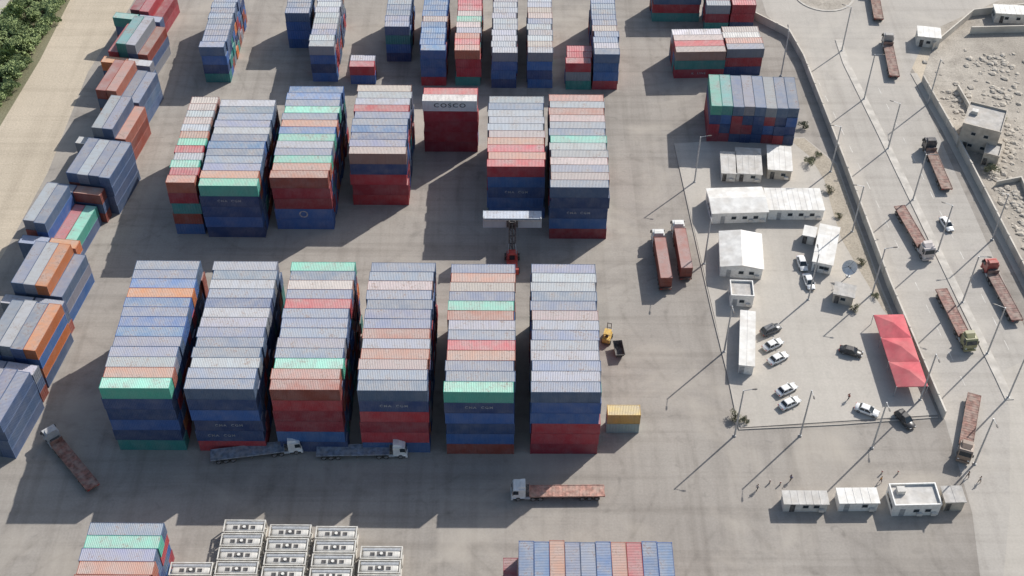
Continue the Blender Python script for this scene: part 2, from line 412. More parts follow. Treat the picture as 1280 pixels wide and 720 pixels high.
S = [
 (123,485,'steel steel blue orange blue steel blue blue steel steel grey salmon mint','navy navy blue navy teal','leftmost stack of near block'),
 (230,486,'grey steel grey steel navy grey grey steel steel steel grey steel steel','navy blue navy navy red','second stack of near block'),
 (336,487,'mint steel pink steel red steel steel steel grey steel mint salmon brown','red maroon maroon blue navy','third stack of near block'),
 (445,488,'steel steel pink steel steel steel steel salmon grey salmon pink steel steel','navy red maroon red blue','fourth stack of near block'),
 (555,490,'steel salmon pink steel mint brown grey steel red salmon steel steel mint','navy blue navy blue brown','fifth stack of near block'),
 (665,490,'steel grey grey steel steel pink grey steel grey grey steel grey steel','blue blue red red maroon','rightmost stack of near block')]
for px, py, tp, fr, wh in S:
    o = G(px, py, 6*HC); stack_x(o, L4, HC, tp.split(), fr.split(), wh, 'containers stacked in the near block', 6)
B = [
 (207,228,'pink pink grey pink grey salmon mint red grey mint red salmon','maroon teal brown blue','narrow leftmost stack of middle block'),
 (247,232,'grey steel steel steel grey steel blue steel steel steel salmon mint','navy navy blue navy','second stack of middle block'),
 (337,222,'blue blue steel mint steel salmon blue mint grey steel mint salmon brown','maroon maroon blue blue','third stack of middle block'),
 (435,192,'pink grey grey red steel steel blue navy steel pink','navy red maroon red','fourth stack of middle block'),
 (528,126,'red white','red red red maroon','fifth stack of middle block'),
 (609,208,'grey steel grey grey grey pink salmon red salmon red','blue navy blue blue','sixth stack of middle block'),
 (689,234,'salmon grey salmon pink grey steel mint grey grey pink grey pink steel','navy navy blue maroon','rightmost stack of middle block')]
for n, (px, py, tp, fr, wh) in enumerate(B):
    o = G(px, py, 5*HC); tx = {}
    if n == 4: tx = {(0,4): 'COSCO'}
    if n == 2: tx = {(0,1): 'RING', (0,0): ''}
    stack_x(o, L2 if n == 0 else L4, HC, tp.split(), fr.split(), wh, 'containers stacked in the middle block', 5, texts=tx)
T = [(258,103,4,'steel','blue navy teal','first'),(362,60,4,'steel','blue blue blue','second'),(391,102,4,'grey','blue navy blue','third'),
 (438,105,2,'red','blue','fourth'),(484,77,4,'steel','teal blue navy','fifth'),(527,107,4,'blue','blue blue red','sixth'),
 (570,107,4,'MIX','red red teal','seventh'),(615,110,4,'grey','blue blue navy','eighth'),(659,110,4,'grey','blue navy blue','ninth'),
 (707,112,3,'red','grey teal','tenth'),(741,112,4,'steel','blue blue red','eleventh')]
for px, py, ti, kt, fr, nm in T:
    o = G(px, py, 0); n = 2 if ti == 2 else 3 if ti == 3 else int((285-o.y)/2.465)
    if kt == 'MIX': tp = [random.choice(['red','pink','salmon','mint','pink','grey']) for _ in range(n)]
    else: tp = [random.choice([kt]*4+['steel','grey','pink']) for _ in range(n)]
    tp[-1] = kt if kt != 'MIX' else 'salmon'
    stack_x(o, L2, ST, tp, fr.split(), f'{nm} stack from left in far row', 'containers stacked in the far row', ti)
E = [
 (205,48,'maroon red maroon','3 3 2','first',['maroon','brown','maroon']),(192,102,'red teal grey brown','3 4 4 3','second',None),(182,162,'brown salmon steel steel','4 4 3 3','third',None),
 (166,208,'grey steel salmon','4 4 3','fourth',['steel','steel','brown']),(150,268,'steel grey steel steel','4 4 4 4','fifth',['blue','steel','steel','steel']),
 (100,328,'grey steel red mint','4 4 2 2','sixth',None),(90,405,'steel grey orange steel','4 4 4 3','seventh',['steel','steel','blue','blue']),
 (62,484,'steel grey steel orange','4 4 4 4','eighth',['blue','steel','blue','orange']),(20,574,'steel grey steel steel','4 4 4 4','ninth',['blue','steel','steel','steel'])]
prev = None
GAPC = [['teal','steel'],['orange','grey'],['steel','orange'],['grey','steel'],['steel','brown'],['steel','orange'],['grey','steel'],['steel','grey']]
for n_, (px, py, cs, hs, nm, low) in enumerate(E):
    cs = cs.split(); hs = [int(q) for q in hs.split()]; r = R(-9+random.uniform(-1.2,1.2)); f = G(px, py)
    w_ = len(cs)*2.5; o = Vector((f.x-w_*math.cos(r), f.y-w_*math.sin(r), 0))
    stack_y(o, L4, ST, cs, hs, f'{nm} stack from top along sand', 'containers stacked along the sand strip', r, low, pal=PALE)
    if prev is not None:
        gap = (prev-f).dot(Vector((-math.sin(r), math.cos(r), 0)))-L4
        side = (prev-f).dot(Vector((math.cos(r), math.sin(r), 0)))
        if gap > 3.0:
            for q_ in range(2):
                gx, gy = xform(o, r, w_-12.5+6.25*q_+side*.5, L4+gap/2-1.22)
                stack_x(Vector((gx,gy,0)), L2, ST, [GAPC[n_-1][q_]], ['steel','brown'], f'{"left" if q_ == 0 else "right"} crosswise pile behind {nm} sand stack', 'containers stacked along the sand strip', 3, r, {(0,0):'',(0,1):''}, .1)
    prev = f
stack_x(G(815,27), L4, ST, ['red','teal','steel'], ['red','teal'], 'top right cluster beside far row', 'containers by the road', 3)
stack_x(G(880,39), L2, ST, ['teal','red','grey'], ['maroon','teal'], 'left half of topmost right cluster', 'containers by the road', 3)
stack_x(G(911.5,38.5), L2, ST, ['grey','maroon','red'], ['red','navy'], 'right half of topmost right cluster', 'containers by the road', 3)
o = G(842,98); rr = R(2)
stack_x(o, L4, ST, ['white','pink','red','pink'], ['teal','maroon'], 'left half of pink topped cluster', 'containers by the road', 3, rr, {(0,0):'K LINE',(0,1):''}, .06)
x, y = xform(o, rr, 12.45, .9); stack_x(Vector((x,y,0)), 9.12, ST, ['pink','white','salmon','grey'], ['red','navy'], 'right half of pink topped cluster', 'containers by the road', 3, rr, {(0,1):'K LINE'}, .25)
stack_y(G(883,177), L4, ST, ['mint','teal','steel','grey','steel','grey','steel','steel'], [4]*8, 'mint cornered stack above offices', 'containers above the office compound', R(-3), None, pal=PALD)
stack_x(G(757,541), L2, ST, ['yellow'], ['paleteal'], 'lone pair right of near block', 'small containers beside the near block', 2, jit=.2)
o = G(112,653,4*ST); n = 8
stack_x(Vector((o.x, o.y-n*2.465, 0)), L4, ST, ['steel','mint','steel','salmon','brown','steel','blue','red'], ['navy','blue','red'], 'bottom left stack', 'containers at the bottom left', 4, jit=.25)
o = G(629,676,4*ST)
stack_y(Vector((o.x, o.y-L4, 0)), L4, ST, ['maroon','blue','blue','salmon','steel','steel','blue','salmon','red','blue','blue'], [2]+[4]*10, 'block at bottom centre', 'containers at the bottom centre')
TRUCKS = [
 ((265,575),(378,561),(.80,.80,.79),(.24,.28,.34),'white cab truck with empty blue grey trailer below second near stack',None),
 ((396,569),(510,567),(.82,.82,.81),(.25,.29,.36),'white cab truck with empty blue grey trailer below fourth near stack',None),
 ((757,619),(637,620),(.78,.78,.77),(.45,.24,.19),'white cab truck with salmon trailer crossing the open yard',None),
 ((120,616),(62,545),(.5,.5,.5),(.27,.125,.095),'pale cab truck with rust brown trailer parked aslant at lower left',None),
 ((833,376),(819,290),(.66,.66,.64),(.1,.05,.04),'left truck of the parked pair carrying a rust brown container','left'),
 ((858,362),(844,280),(.70,.70,.68),(.1,.05,.04),'right truck of the parked pair carrying a rust brown container','right'),
 ((1099,38),(1088,-22),(.5,.5,.5),(.25,.14,.11),'brown trailer truck at the top edge of the road',None),
 ((1118,106),(1106,48),(.35,.34,.33),(.25,.14,.115),'brown trailer truck second from the top of the road',None),
 ((1184,246),(1156,180),(.06,.06,.07),(.26,.15,.12),'dark cab truck with brown trailer driving away near the far wall',None),
 ((1122,262),(1160,328),(.56,.50,.48),(.27,.14,.115),'pale cab truck with brown trailer coming down beside the median',None),
 ((1172,362),(1214,446),(.28,.27,.14),(.28,.14,.115),'dull olive cab truck with brown trailer beside the red canopy',None),
 ((1276,418),(1226,324),(.38,.07,.06),(.23,.13,.11),'red cab truck with brown trailer at the right edge',None),
 ((1216,498),(1202,580),(.30,.22,.17),(.27,.14,.11),'dusty brown truck waiting on the road above the gate houses',None)]
for tr in TRUCKS:
    if tr[5]:
        a, c = G(*tr[0]), G(*tr[1]); d = (c-a).normalized(); mid = (a+c)/2; hd = math.atan2(d.y, d.x); q = mid-d*1.75
        put(q.x, q.y, 1.47, hd+math.pi, L4, ST, 'brown', f'rust brown container riding on the {tr[5]} truck of the parked pair', 'containers carried on trucks', 1, 1, 1, prio=1e6)
HP = G(640,338)
put(HP.x, HP.y+6.5, 7.25, 0, L4, ST, 'paleblue', 'pale blue container held high in the spreader of the red container handler', 'containers held by machines', 1, 1, 1, prio=1e6)
ENT.sort(key=lambda e: -e['score'])
def jitc(c, k=.15):
    f = 1+random.uniform(-k, k); return tuple(max(0, min(1, v*f*(1+random.uniform(-.05,.05)))) for v in c)
def ring_mesh():
    b = MB(); n = 24
    vs = []
    for i in range(n):
        t = 2*math.pi*i/n; vs += [(.95*math.cos(t), .95*math.sin(t), 0), (.66*math.cos(t), .66*math.sin(t), 0)]
    b.add(vs, [(2*i, 2*((i+1)%n), 2*((i+1)%n)+1, 2*i+1) for i in range(n)])
    return b.mesh('emblem', M_TEXTW)
RING = ring_mesh()
for e in ENT[:300]:
    lb = e['label']
    if e['text'] == 'COSCO': lb = 'white container with large dark lettering on top of the fifth middle stack'
    if e['text'] == 'RING': lb = 'blue container with a round pale emblem low in the third middle stack'
    t = thing('shipping_container', lb, 'container', (e['x'],e['y'],e['z']), e['rot']+random.uniform(-.005,.005), e['group'])
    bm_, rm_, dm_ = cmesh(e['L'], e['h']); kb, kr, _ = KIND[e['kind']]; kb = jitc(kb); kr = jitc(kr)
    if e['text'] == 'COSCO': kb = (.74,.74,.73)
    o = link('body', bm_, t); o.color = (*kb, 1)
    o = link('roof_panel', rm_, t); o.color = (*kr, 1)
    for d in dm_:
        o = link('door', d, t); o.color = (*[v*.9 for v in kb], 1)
    if e['text']:
        if e['text'] == 'RING':
            o = link('emblem', RING, t); o.rotation_euler = (math.pi/2, 0, 0); o.location = (0, -W/2-.02, e['h']*.5)
        else:
            big = e['text'] == 'COSCO'; zz = e['h']*.55; xx = 0 if big else random.choice((0,0,-1.5,1.2))
            words = e['text'].split(' ')
            for wi, wd_ in enumerate(words):
                o = link('lettering', text_mesh(wd_, 1.5 if big else .85, M_TEXTD if big else M_TEXTW), t)
                off_ = 0 if len(words) == 1 else ((-1.45 if wd_ != 'K' else -1.6) if wi == 0 else (1.45 if wd_ != 'LINE' else .6))
                o.rotation_euler = (math.pi/2, 0, 0); o.location = (xx+off_, -W/2-.02, zz)
                if big: o.scale.x = 1.2
LOW = {}
V = []; Fc = []; MI = []; CO = []; off = 0
for e in ENT[300:]:
    k = (e['L'], e['h'])
    if k not in LOW:
        bd, rf, ds = cont_parts(e['L'], e['h'], .6); mb = MB(); mb.add(bd.v, bd.f, 0)
        for d in ds: mb.add(d.v, d.f, 0)
        nb = len(mb.v); mb.add(rf.v, rf.f, 1); LOW[k] = (np.array(mb.v), mb.f, mb.mi, nb)
    v, f, mi_, nb = LOW[k]; c_, s_ = math.cos(e['rot']), math.sin(e['rot'])
    V.append(np.stack([v[:,0]*c_-v[:,1]*s_+e['x'], v[:,0]*s_+v[:,1]*c_+e['y'], v[:,2]+e['z']], 1))
    Fc += [tuple(i+off for i in q) for q in f]; MI += mi_
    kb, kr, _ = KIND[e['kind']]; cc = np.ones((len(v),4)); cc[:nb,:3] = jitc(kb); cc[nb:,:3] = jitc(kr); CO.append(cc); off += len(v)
V = np.concatenate(V); me = bpy.data.meshes.new('stacked_containers'); me.from_pydata(V.tolist(), [], Fc)
me.materials.append(M_BODY_A); me.materials.append(M_ROOF_A); me.polygons.foreach_set('material_index', MI)
at = me.color_attributes.new('col', 'FLOAT_COLOR', 'POINT'); at.data.foreach_set('color', np.concatenate(CO).ravel())
me.update(); print('containers', len(ENT), 'stuff verts', len(V))
tag(link('stacked_containers', me), 'remaining containers deep inside the stacks and at their far ends', 'containers', kind='stuff')
# ------------------------------------------------------------------ tank containers
def tank_proto():
    t = thing('tank_container', 'x', 'tank container', (0,0,0), 0, 'white tank containers at the bottom')
    a, w, h = 3.55, 1.24, 2.6; b = MB()
    for e in (-1,1):
        X0 = a-.2 if e > 0 else -a
        for s in (-1,1):
            Y0 = w-.2 if s > 0 else -w
            b.box(X0, X0+.2, Y0, Y0+.2, 0, h)
        b.box(X0+.01, X0+.19, -w+.2, w-.2, h-.24, h-.01); b.box(X0+.01, X0+.19, -w+.2, w-.2, .01, .25)
        xx = X0+.1; b.tube((xx,-w+.2,.2),(xx,-.1,1.5),.07,6); b.tube((xx,w-.2,.2),(xx,.1,1.5),.07,6)
    for s in (-1,1):
        Y0 = w-.16 if s > 0 else -w
        b.box(-a+.2, a-.2, Y0, Y0+.16, h-.2, h-.02); b.box(-a+.2, a-.2, Y0, Y0+.16, .01, .17)
    b.build('frame', M_TANK, t)
    rings = []; N = 28
    def se(x, ry, rz):
        out = []
        for i in range(N):
            q = 2*math.pi*i/N; c, s = math.cos(q), math.sin(q); p = .62
            out.append((x, ry*math.copysign(abs(c)**p, c), 1.3+rz*math.copysign(abs(s)**p, s)))
        return out
    for x, k in ((-3.32,.35),(-3.25,.8),(-3.05,.97),(-2.85,1),(2.85,1),(3.05,.97),(3.25,.8),(3.32,.35)): rings.append(se(x, 1.06*k, 1.12*k))
    MB().loft(rings).build('tank', M_TANK, t, True)
    for x in (-2.2,-.85,.85,2.2):
        b = MB(); b.loft([se(x-.06,1.075,1.135), se(x+.06,1.075,1.135)]); b.build('tank_band', M_OFFW, t)
    b = MB(); b.box(-3.2,3.2,.42,.92,2.44,2.5); b.build('walkway', M_STEEL, t)
    b = MB(); b.box(-.75,.75,-.55,.25,2.38,2.46); b.build('spill_box', M_DARK, t)
    b = MB(); b.tube((0,-.15,2.46),(0,-.15,2.6),.28,12); b.build('hatch', M_TANK, t)
    for x in (1.5,-1.5):
        b = MB(); b.box(x-.38,x+.38,-.5,.1,2.38,2.455); b.build('valve_recess', M_DARK, t)
    return t
tp = tank_proto(); first = True
for ci, (px, py, n, nm) in enumerate(((213,702,3,'leftmost'),(280,649,6,'second'),(337,655,6,'third'),(395,657,6,'fourth'),(451,682,4,'rightmost'))):
    for i in range(n):
        o = tp if first else copy_tree(tp); first = False
        q = G(px, py, 2.6); o.location = (q.x+3.6+random.uniform(-.12,.12), q.y-1.3-i*2.78, 0)
        o['label'] = f'white tank container, {ORD[i]} from the back in {nm} column at bottom'
# ------------------------------------------------------------------ trucks
def wheel_mesh(r, w, name):
    b = MB(); n = 16
    rings = []
    for y, rr in ((-w/2, r*.62),(-w/2, r*.93),(-w*.35, r),(w*.35, r),(w/2, r*.93),(w/2, r*.62)):
        rings.append([(rr*math.cos(2*math.pi*i/n), y, rr*math.sin(2*math.pi*i/n)) for i in range(n)])
    b.loft(rings); b.tube((0,-w/2-.01,0),(0,w/2+.01,0), r*.58, 12, mi=1)
    return b.mesh(name, [M_TYRE, M_RIM])
WT = wheel_mesh(.52,.55,'truck_wheel'); WF = wheel_mesh(.52,.33,'truck_wheel_front'); WC = wheel_mesh(.33,.22,'car_wheel')
def truck_proto():
    t = thing('semi_truck', 'x', 'truck', (0,0,0))
    b = MB()
    pr = [(5.75,.85),(8.1,.85),(8.2,1.2),(8.2,2.0),(7.98,3.05),(7.75,3.3),(5.75,3.3)]
    b.loft([[(x,-1.12,z) for x,z in [(5.8,.9),(8.0,.9),(8.1,1.2),(8.1,2.0),(7.88,3.0),(7.65,3.2),(5.8,3.2)]],[(x,-1.22,z) for x,z in pr],[(x,1.22,z) for x,z in pr],[(x,1.12,z) for x,z in [(5.8,.9),(8.0,.9),(8.1,1.2),(8.1,2.0),(7.88,3.0),(7.65,3.2),(5.8,3.2)]]])
    cab = b.build('cab', M_OBJ, t)
    b = MB(); b.loft([[(5.8,-1.0,3.305),(5.8,1.0,3.305),(5.8,.95,3.85),(5.8,-.95,3.85)],[(6.6,-1.0,3.305),(6.6,1.0,3.305),(6.6,.9,3.8),(6.6,-.9,3.8)],[(7.5,-.9,3.305),(7.5,.9,3.305),(7.45,.7,3.36),(7.45,-.7,3.36)]]); b.build('roof_deflector', M_OBJ, cab)
    b = MB(); b.quad((8.212,-1.08,2.05),(8.212,1.08,2.05),(8.01,1.02,3.0),(8.01,-1.02,3.0)); b.build('windscreen', M_GLASS, cab)
    for s in (-1,1):
        y = s*1.226; b = MB(); b.quad((7.0,y,2.0),(8.05,y,2.0),(7.86,y,2.95),(7.0,y,2.95)); b.build('side_window', M_GLASS, cab)
        b = MB(); b.box(8.202,8.25,s*.9-.18,s*.9+.18,1.0,1.22); b.build('headlight', M_LIGHT, cab)
        b = MB(); b.box(7.9,8.05,s*1.4-.12,s*1.4+.12,2.1,2.8); b.tube((7.95,s*1.2,2.75),(7.95,s*1.4,2.75),.03,6); b.build('mirror', M_DARK, cab)
    b = MB(); b.box(7.95,8.32,-1.22,1.22,.42,.84); b.build('bumper', M_OBJ, cab)
    b = MB(); b.box(2.3,7.9,-.45,.45,.62,.84); b.box(3.0,4.8,-.5,.5,.85,1.1); b.box(5.1,5.7,-.9,.9,.85,2.2); b.build('tractor_frame', M_DARK, t)
    for s in (-1,1):
        b = MB(); b.tube((4.9,s*.95,.75),(5.9,s*.95,.75),.32,10); b.build('fuel_tank', M_STEEL, t)
    b = MB(); b.box(-8.2,5.0,-1.24,1.24,1.3,1.42)
    for i in range(22):
        x = -8.1+i*.6; b.box(x,x+.1,-1.15,1.15,1.421,1.445)
    b.box(-8.2,5.0,-1.26,-1.16,1.22,1.5); b.box(-8.2,5.0,1.16,1.26,1.22,1.5)
    b.box(-8.25,-8.2,-1.24,1.24,1.1,1.45)
    deck = b.build('trailer_bed', M_DECK, t)
    b = MB(); b.box(5.002,5.09,-1.22,1.22,1.42,2.3); b.build('headboard', M_DECK, deck)
    b = MB(); b.box(-8.0,4.6,-.55,-.4,.9,1.29); b.box(-8.0,4.6,.4,.55,.9,1.29)
    b.box(-1.0,-.8,-.9,-.7,.1,1.29); b.box(-1.0,-.8,.7,.9,.1,1.29); b.build('trailer_frame', M_DARK, t)
    for s in (-1,1):
        b = MB(); b.box(-8.3,-8.255,s*.95-.2,s*.95+.2,1.12,1.28); b.build('tail_light', M_RED, deck)
        o = link('wheel', WF, t); o.location = (7.05, s*1.05, .52)
        for x in (4.4,3.1,-4.3,-5.6,-6.9):
            o = link('wheel', WT, t); o.location = (x, s*.95, .52)
    return t
tp = truck_proto()
for i, (ra, fa, cc, dc, lb, load) in enumerate(TRUCKS):
    o = tp if i == 0 else copy_tree(tp)
    a, c = G(*ra), G(*fa); d = c-a
    o.location = (a+c)/2; o.rotation_euler = (0,0,math.atan2(d.y,d.x)); o['label'] = lb
    o['group'] = 'trucks in the yard' if i < 6 else 'trucks on the road'
    for ch in o.children_recursive:
        n = ch.name.split('.')[0]
        if n in ('cab','roof_deflector','bumper'): ch.color = (*cc,1)
        elif n in ('trailer_bed','headboard'): ch.color = (*dc,1)
# ------------------------------------------------------------------ cars
def car_proto(suv):
    t = thing('parked_car', 'x', 'car', (0,0,0)); b = MB()
    zt = .95 if suv else .82; zr = 1.72 if suv else 1.42
    def ring(x, w, z0, z1): return [(x,-w*.92,z0),(x,-w,z0+.15),(x,-w,z1-.15),(x,-w*.86,z1),(x,w*.86,z1),(x,w,z1-.15),(x,w,z0+.15),(x,w*.92,z0)]
    b.loft([ring(-2.3,.72,.4,zt-.12),ring(-2.2,.82,.28,zt),ring(-1.4,.89,.22,zt+.06),ring(0,.9,.22,zt+.05),ring(1.1,.89,.22,zt),ring(1.9,.84,.25,zt-.12),ring(2.2,.74,.3,zt-.25),ring(2.3,.6,.4,zt-.35)])
    body = b.build('body', M_OBJ, t, True)
    xr = -1.75 if suv else -1.25
    x0, x1, X0, X1 = xr-.35, 1.15, xr+.1, .35
    b = MB(); b.add([(x0,-.8,zt),(x1,-.8,zt),(x1,.8,zt),(x0,.8,zt),(X0,-.62,zr-.06),(X1,-.62,zr-.06),(X1,.62,zr-.06),(X0,.62,zr-.06)],[(0,1,5,4),(1,2,6,5),(2,3,7,6),(3,0,4,7)])
    b.build('windows', M_GLASS, t)
    b = MB(); b.loft([[(X0-.02,-.64,zr-.06),(X1+.02,-.64,zr-.06),(X1+.02,.64,zr-.06),(X0-.02,.64,zr-.06)],[(X0+.1,-.52,zr),(X1-.1,-.52,zr),(X1-.1,.52,zr),(X0+.1,.52,zr)]])
    for s in (-1,1):
        for a_, c_ in (((x0,s*.81,zt),(X0,s*.64,zr-.05)),((x1,s*.81,zt),(X1,s*.64,zr-.05)),((-.35,s*.81,zt),(-.35,s*.64,zr-.05))): b.tube(a_, c_, .045, 5)
    b.build('roof', M_OBJ, t)
    for s in (-1,1):
        b = MB(); b.box(2.1,2.28,s*.55-.16,s*.55+.16,.55,.68); b.build('headlight', M_LIGHT, body)
        b = MB(); b.box(-2.32,-2.2,s*.62-.14,s*.62+.14,.6,.76); b.build('tail_light', M_RED, body)
        b = MB(); b.box(.85,1.0,s*.98-.1,s*.98+.1,zt,zt+.15); b.build('mirror', M_OBJ, body)
        for x in (-1.4,1.42):
            o = link('wheel', WC, t); o.location = (x, s*.8, .33)
    return t
sed, suv = car_proto(False), car_proto(True); used = {0:False,1:False}
WHT=(.8,.8,.79); BLK=(.025,.025,.03)
CARS = [((999,323),(1005,341),WHT,0,'white car parked by the narrow cabin, further back of two'),
 ((1007,346),(1014,364),WHT,0,'white car parked by the narrow cabin, nearer of two'),
 ((949,421),(977,409),(.12,.125,.135),1,'dark grey sport utility car first in the row beside the long cabin'),
 ((952,440),(979,427),WHT,0,'white car second in row beside the long cabin, next to grey one'),
 ((959,457),(985,444),WHT,0,'white car third in row beside the long cabin'),
 ((969,496),(996,483),WHT,0,'white car upper of two parked lower in the compound'),
 ((973,513),(1000,500),WHT,0,'white car lower of two near the compound kerb'),
 ((1048,438),(1078,446),BLK,0,'black car crossing the compound left of the red canopy'),
 ((1068,510),(1098,521),WHT,0,'white car leaving the compound by the gate'),
 ((1118,514),(1143,540),BLK,1,'black sport utility car at the lower end of the compound wall'),
 ((1176,273),(1189,292),WHT,0,'white car driving down the road between the trucks')]
for ra, fa, cc, k, lb in CARS:
    src = suv if k else sed; o = src if not used[k] else copy_tree(src); used[k] = True
    a, c = G(*ra), G(*fa); d = c-a; o.location = (a+c)/2 + Vector((0,0,.02 if 'road' in lb or 'lower end' in lb else .14)); o.rotation_euler = (0,0,math.atan2(d.y,d.x))
    o['label'] = lb; o['group'] = 'cars in and around the compound'
    for ch in o.children_recursive:
        if ch.name.split('.')[0] in ('body','roof','mirror'): ch.color = (*cc,1)
# ------------------------------------------------------------------ handler, forklift, skip
def wheel_at(t, x, y, r, w):
    b = MB(); b.tube((x,y-w/2,r),(x,y+w/2,r),r,16); b.tube((x,y-w/2-.02,r),(x,y+w/2+.02,r),r*.5,10,mi=1); b.build('wheel', [M_TYRE,M_RIM], t)
p = HP; t = thing('container_handler', 'red container handler with tall dark mast holding a pale blue container aloft', 'container handler', (p.x,p.y,0), math.pi/2)
b = MB(); b.prism_y([(-1.2,.6),(4.4,.6),(4.4,1.5),(2.6,1.9),(.6,1.9),(-.9,2.3),(-1.2,2.1)],-1.15,1.15); b.build('chassis', M_REDP, t)
b = MB(); b.box(-2.0,-1.21,-1.4,1.4,.7,2.2); b.build('counterweight', M_REDP, t)
b = MB(); b.box(.9,2.5,-.75,.75,1.91,2.1); b.box(.9,2.5,-.75,.75,3.5,3.65)
for x in (.95,2.38):
    for y in (-.7,.6): b.box(x,x+.1,y,y+.1,2.1,3.5)
cab = b.build('cab', M_REDP, t)
b = MB(); b.box(1.0,2.4,-.66,.66,2.105,3.49); b.build('cab_glass', M_GLASS, cab)
b = MB()
for y in (-.75,.5): b.box(4.55,4.8,y,y+.25,.5,9.6); b.box(4.81,4.95,y+.03,y+.22,1.0,9.7)
for z in (1.0,3.2,5.4,7.6,9.2): b.box(4.58,4.78,-.5,.5,z,z+.18)
for z in (2,4.2,6.4,8.0): b.tube((4.68,-.5,z-.8),(4.68,.5,z+1.0),.06,6)
b.tube((4.5,0,.8),(4.5,0,9.0),.12,8); b.build('mast', M_DARK, t)
for s in (-1,1):
    b = MB(); b.tube((3.2,s*.9,1.6),(4.6,s*.65,3.4),.09,8); b.build('tilt_cylinder', M_STEEL, t)
b = MB(); b.box(4.97,5.08,-1.2,1.2,7.6,9.6); b.build('carriage', M_DARK, t)
b = MB(); b.box(5.081,5.24,-5.9,5.9,9.2,9.6)
for s in (-1,1): b.box(5.1,5.7,s*5.9-.1,s*5.9+.1,9.86,10.0); b.box(5.1,5.24,s*5.9-.1,s*5.9+.1,9.601,9.86)
b.build('spreader', M_STEEL, t)
for x, r, w in ((3.4,.75,.5),(-.6,.62,.45)):
    for y in (-1.35,1.35): wheel_at(t, x, y, r, w)
p = G(759,424); t = thing('forklift', 'yellow forklift beside the rightmost near stack', 'forklift', (p.x,p.y,0), R(75))
b = MB(); b.prism_y([(-1.6,.5),(1.2,.5),(1.2,1.1),(.5,1.3),(-.6,1.35),(-1.6,1.5),(-1.75,1.0)],-.75,.75); b.build('chassis', M_YEL, t)
b = MB(); b.box(-1.0,.6,-.7,.7,2.35,2.45)
for x in (-.98,.5):
    for y in (-.68,.6): b.box(x,x+.08,y,y+.08,1.3,2.35)
b.build('overhead_guard', M_YEL, t)
b = MB(); b.box(-.7,-.2,-.3,.3,1.36,1.6); b.box(-.82,-.7,-.3,.3,1.36,2.0); b.build('seat', M_DARK, t)
b = MB()
for y in (-.45,.33): b.box(1.4,1.55,y,y+.12,.15,3.2)
for z in (.5,1.8,3.0): b.box(1.42,1.53,-.33,.33,z,z+.12)
b.build('mast', M_DARK, t)
for y in (-.4,.4):
    b = MB(); b.box(1.56,2.9,y-.08,y+.08,.18,.25); b.build('fork', M_STEEL, t)
for x in (-1.05,.8):
    for y in (-.8,.8): wheel_at(t, x, y, .4, .3)
p = G(773,441); t = thing('skip_bin', 'small dark open skip below the yellow forklift', 'skip', (p.x,p.y,0), R(96))
b = MB(); b.add([(-1.3,-.75,.35),(1.3,-.75,.35),(1.3,.75,.35),(-1.3,.75,.35),(-1.9,-.9,1.5),(1.9,-.9,1.5),(1.9,.9,1.5),(-1.9,.9,1.5)],[(0,1,5,4),(1,2,6,5),(2,3,7,6),(3,0,4,7),(0,3,2,1)]); b.build('bin', M_DARK, t)
b = MB(); b.box(-1.95,1.95,-.95,-.87,1.45,1.55); b.box(-1.95,1.95,.87,.95,1.45,1.55); b.box(-1.95,-1.87,-.86,.86,1.45,1.55); b.box(1.87,1.95,-.86,.86,1.45,1.55); b.build('rim', M_DARK, t)
b = MB(); b.box(-1.2,1.2,-.6,-.45,0,.34); b.box(-1.2,1.2,.45,.6,0,.34); b.build('skid', M_DARK, t)
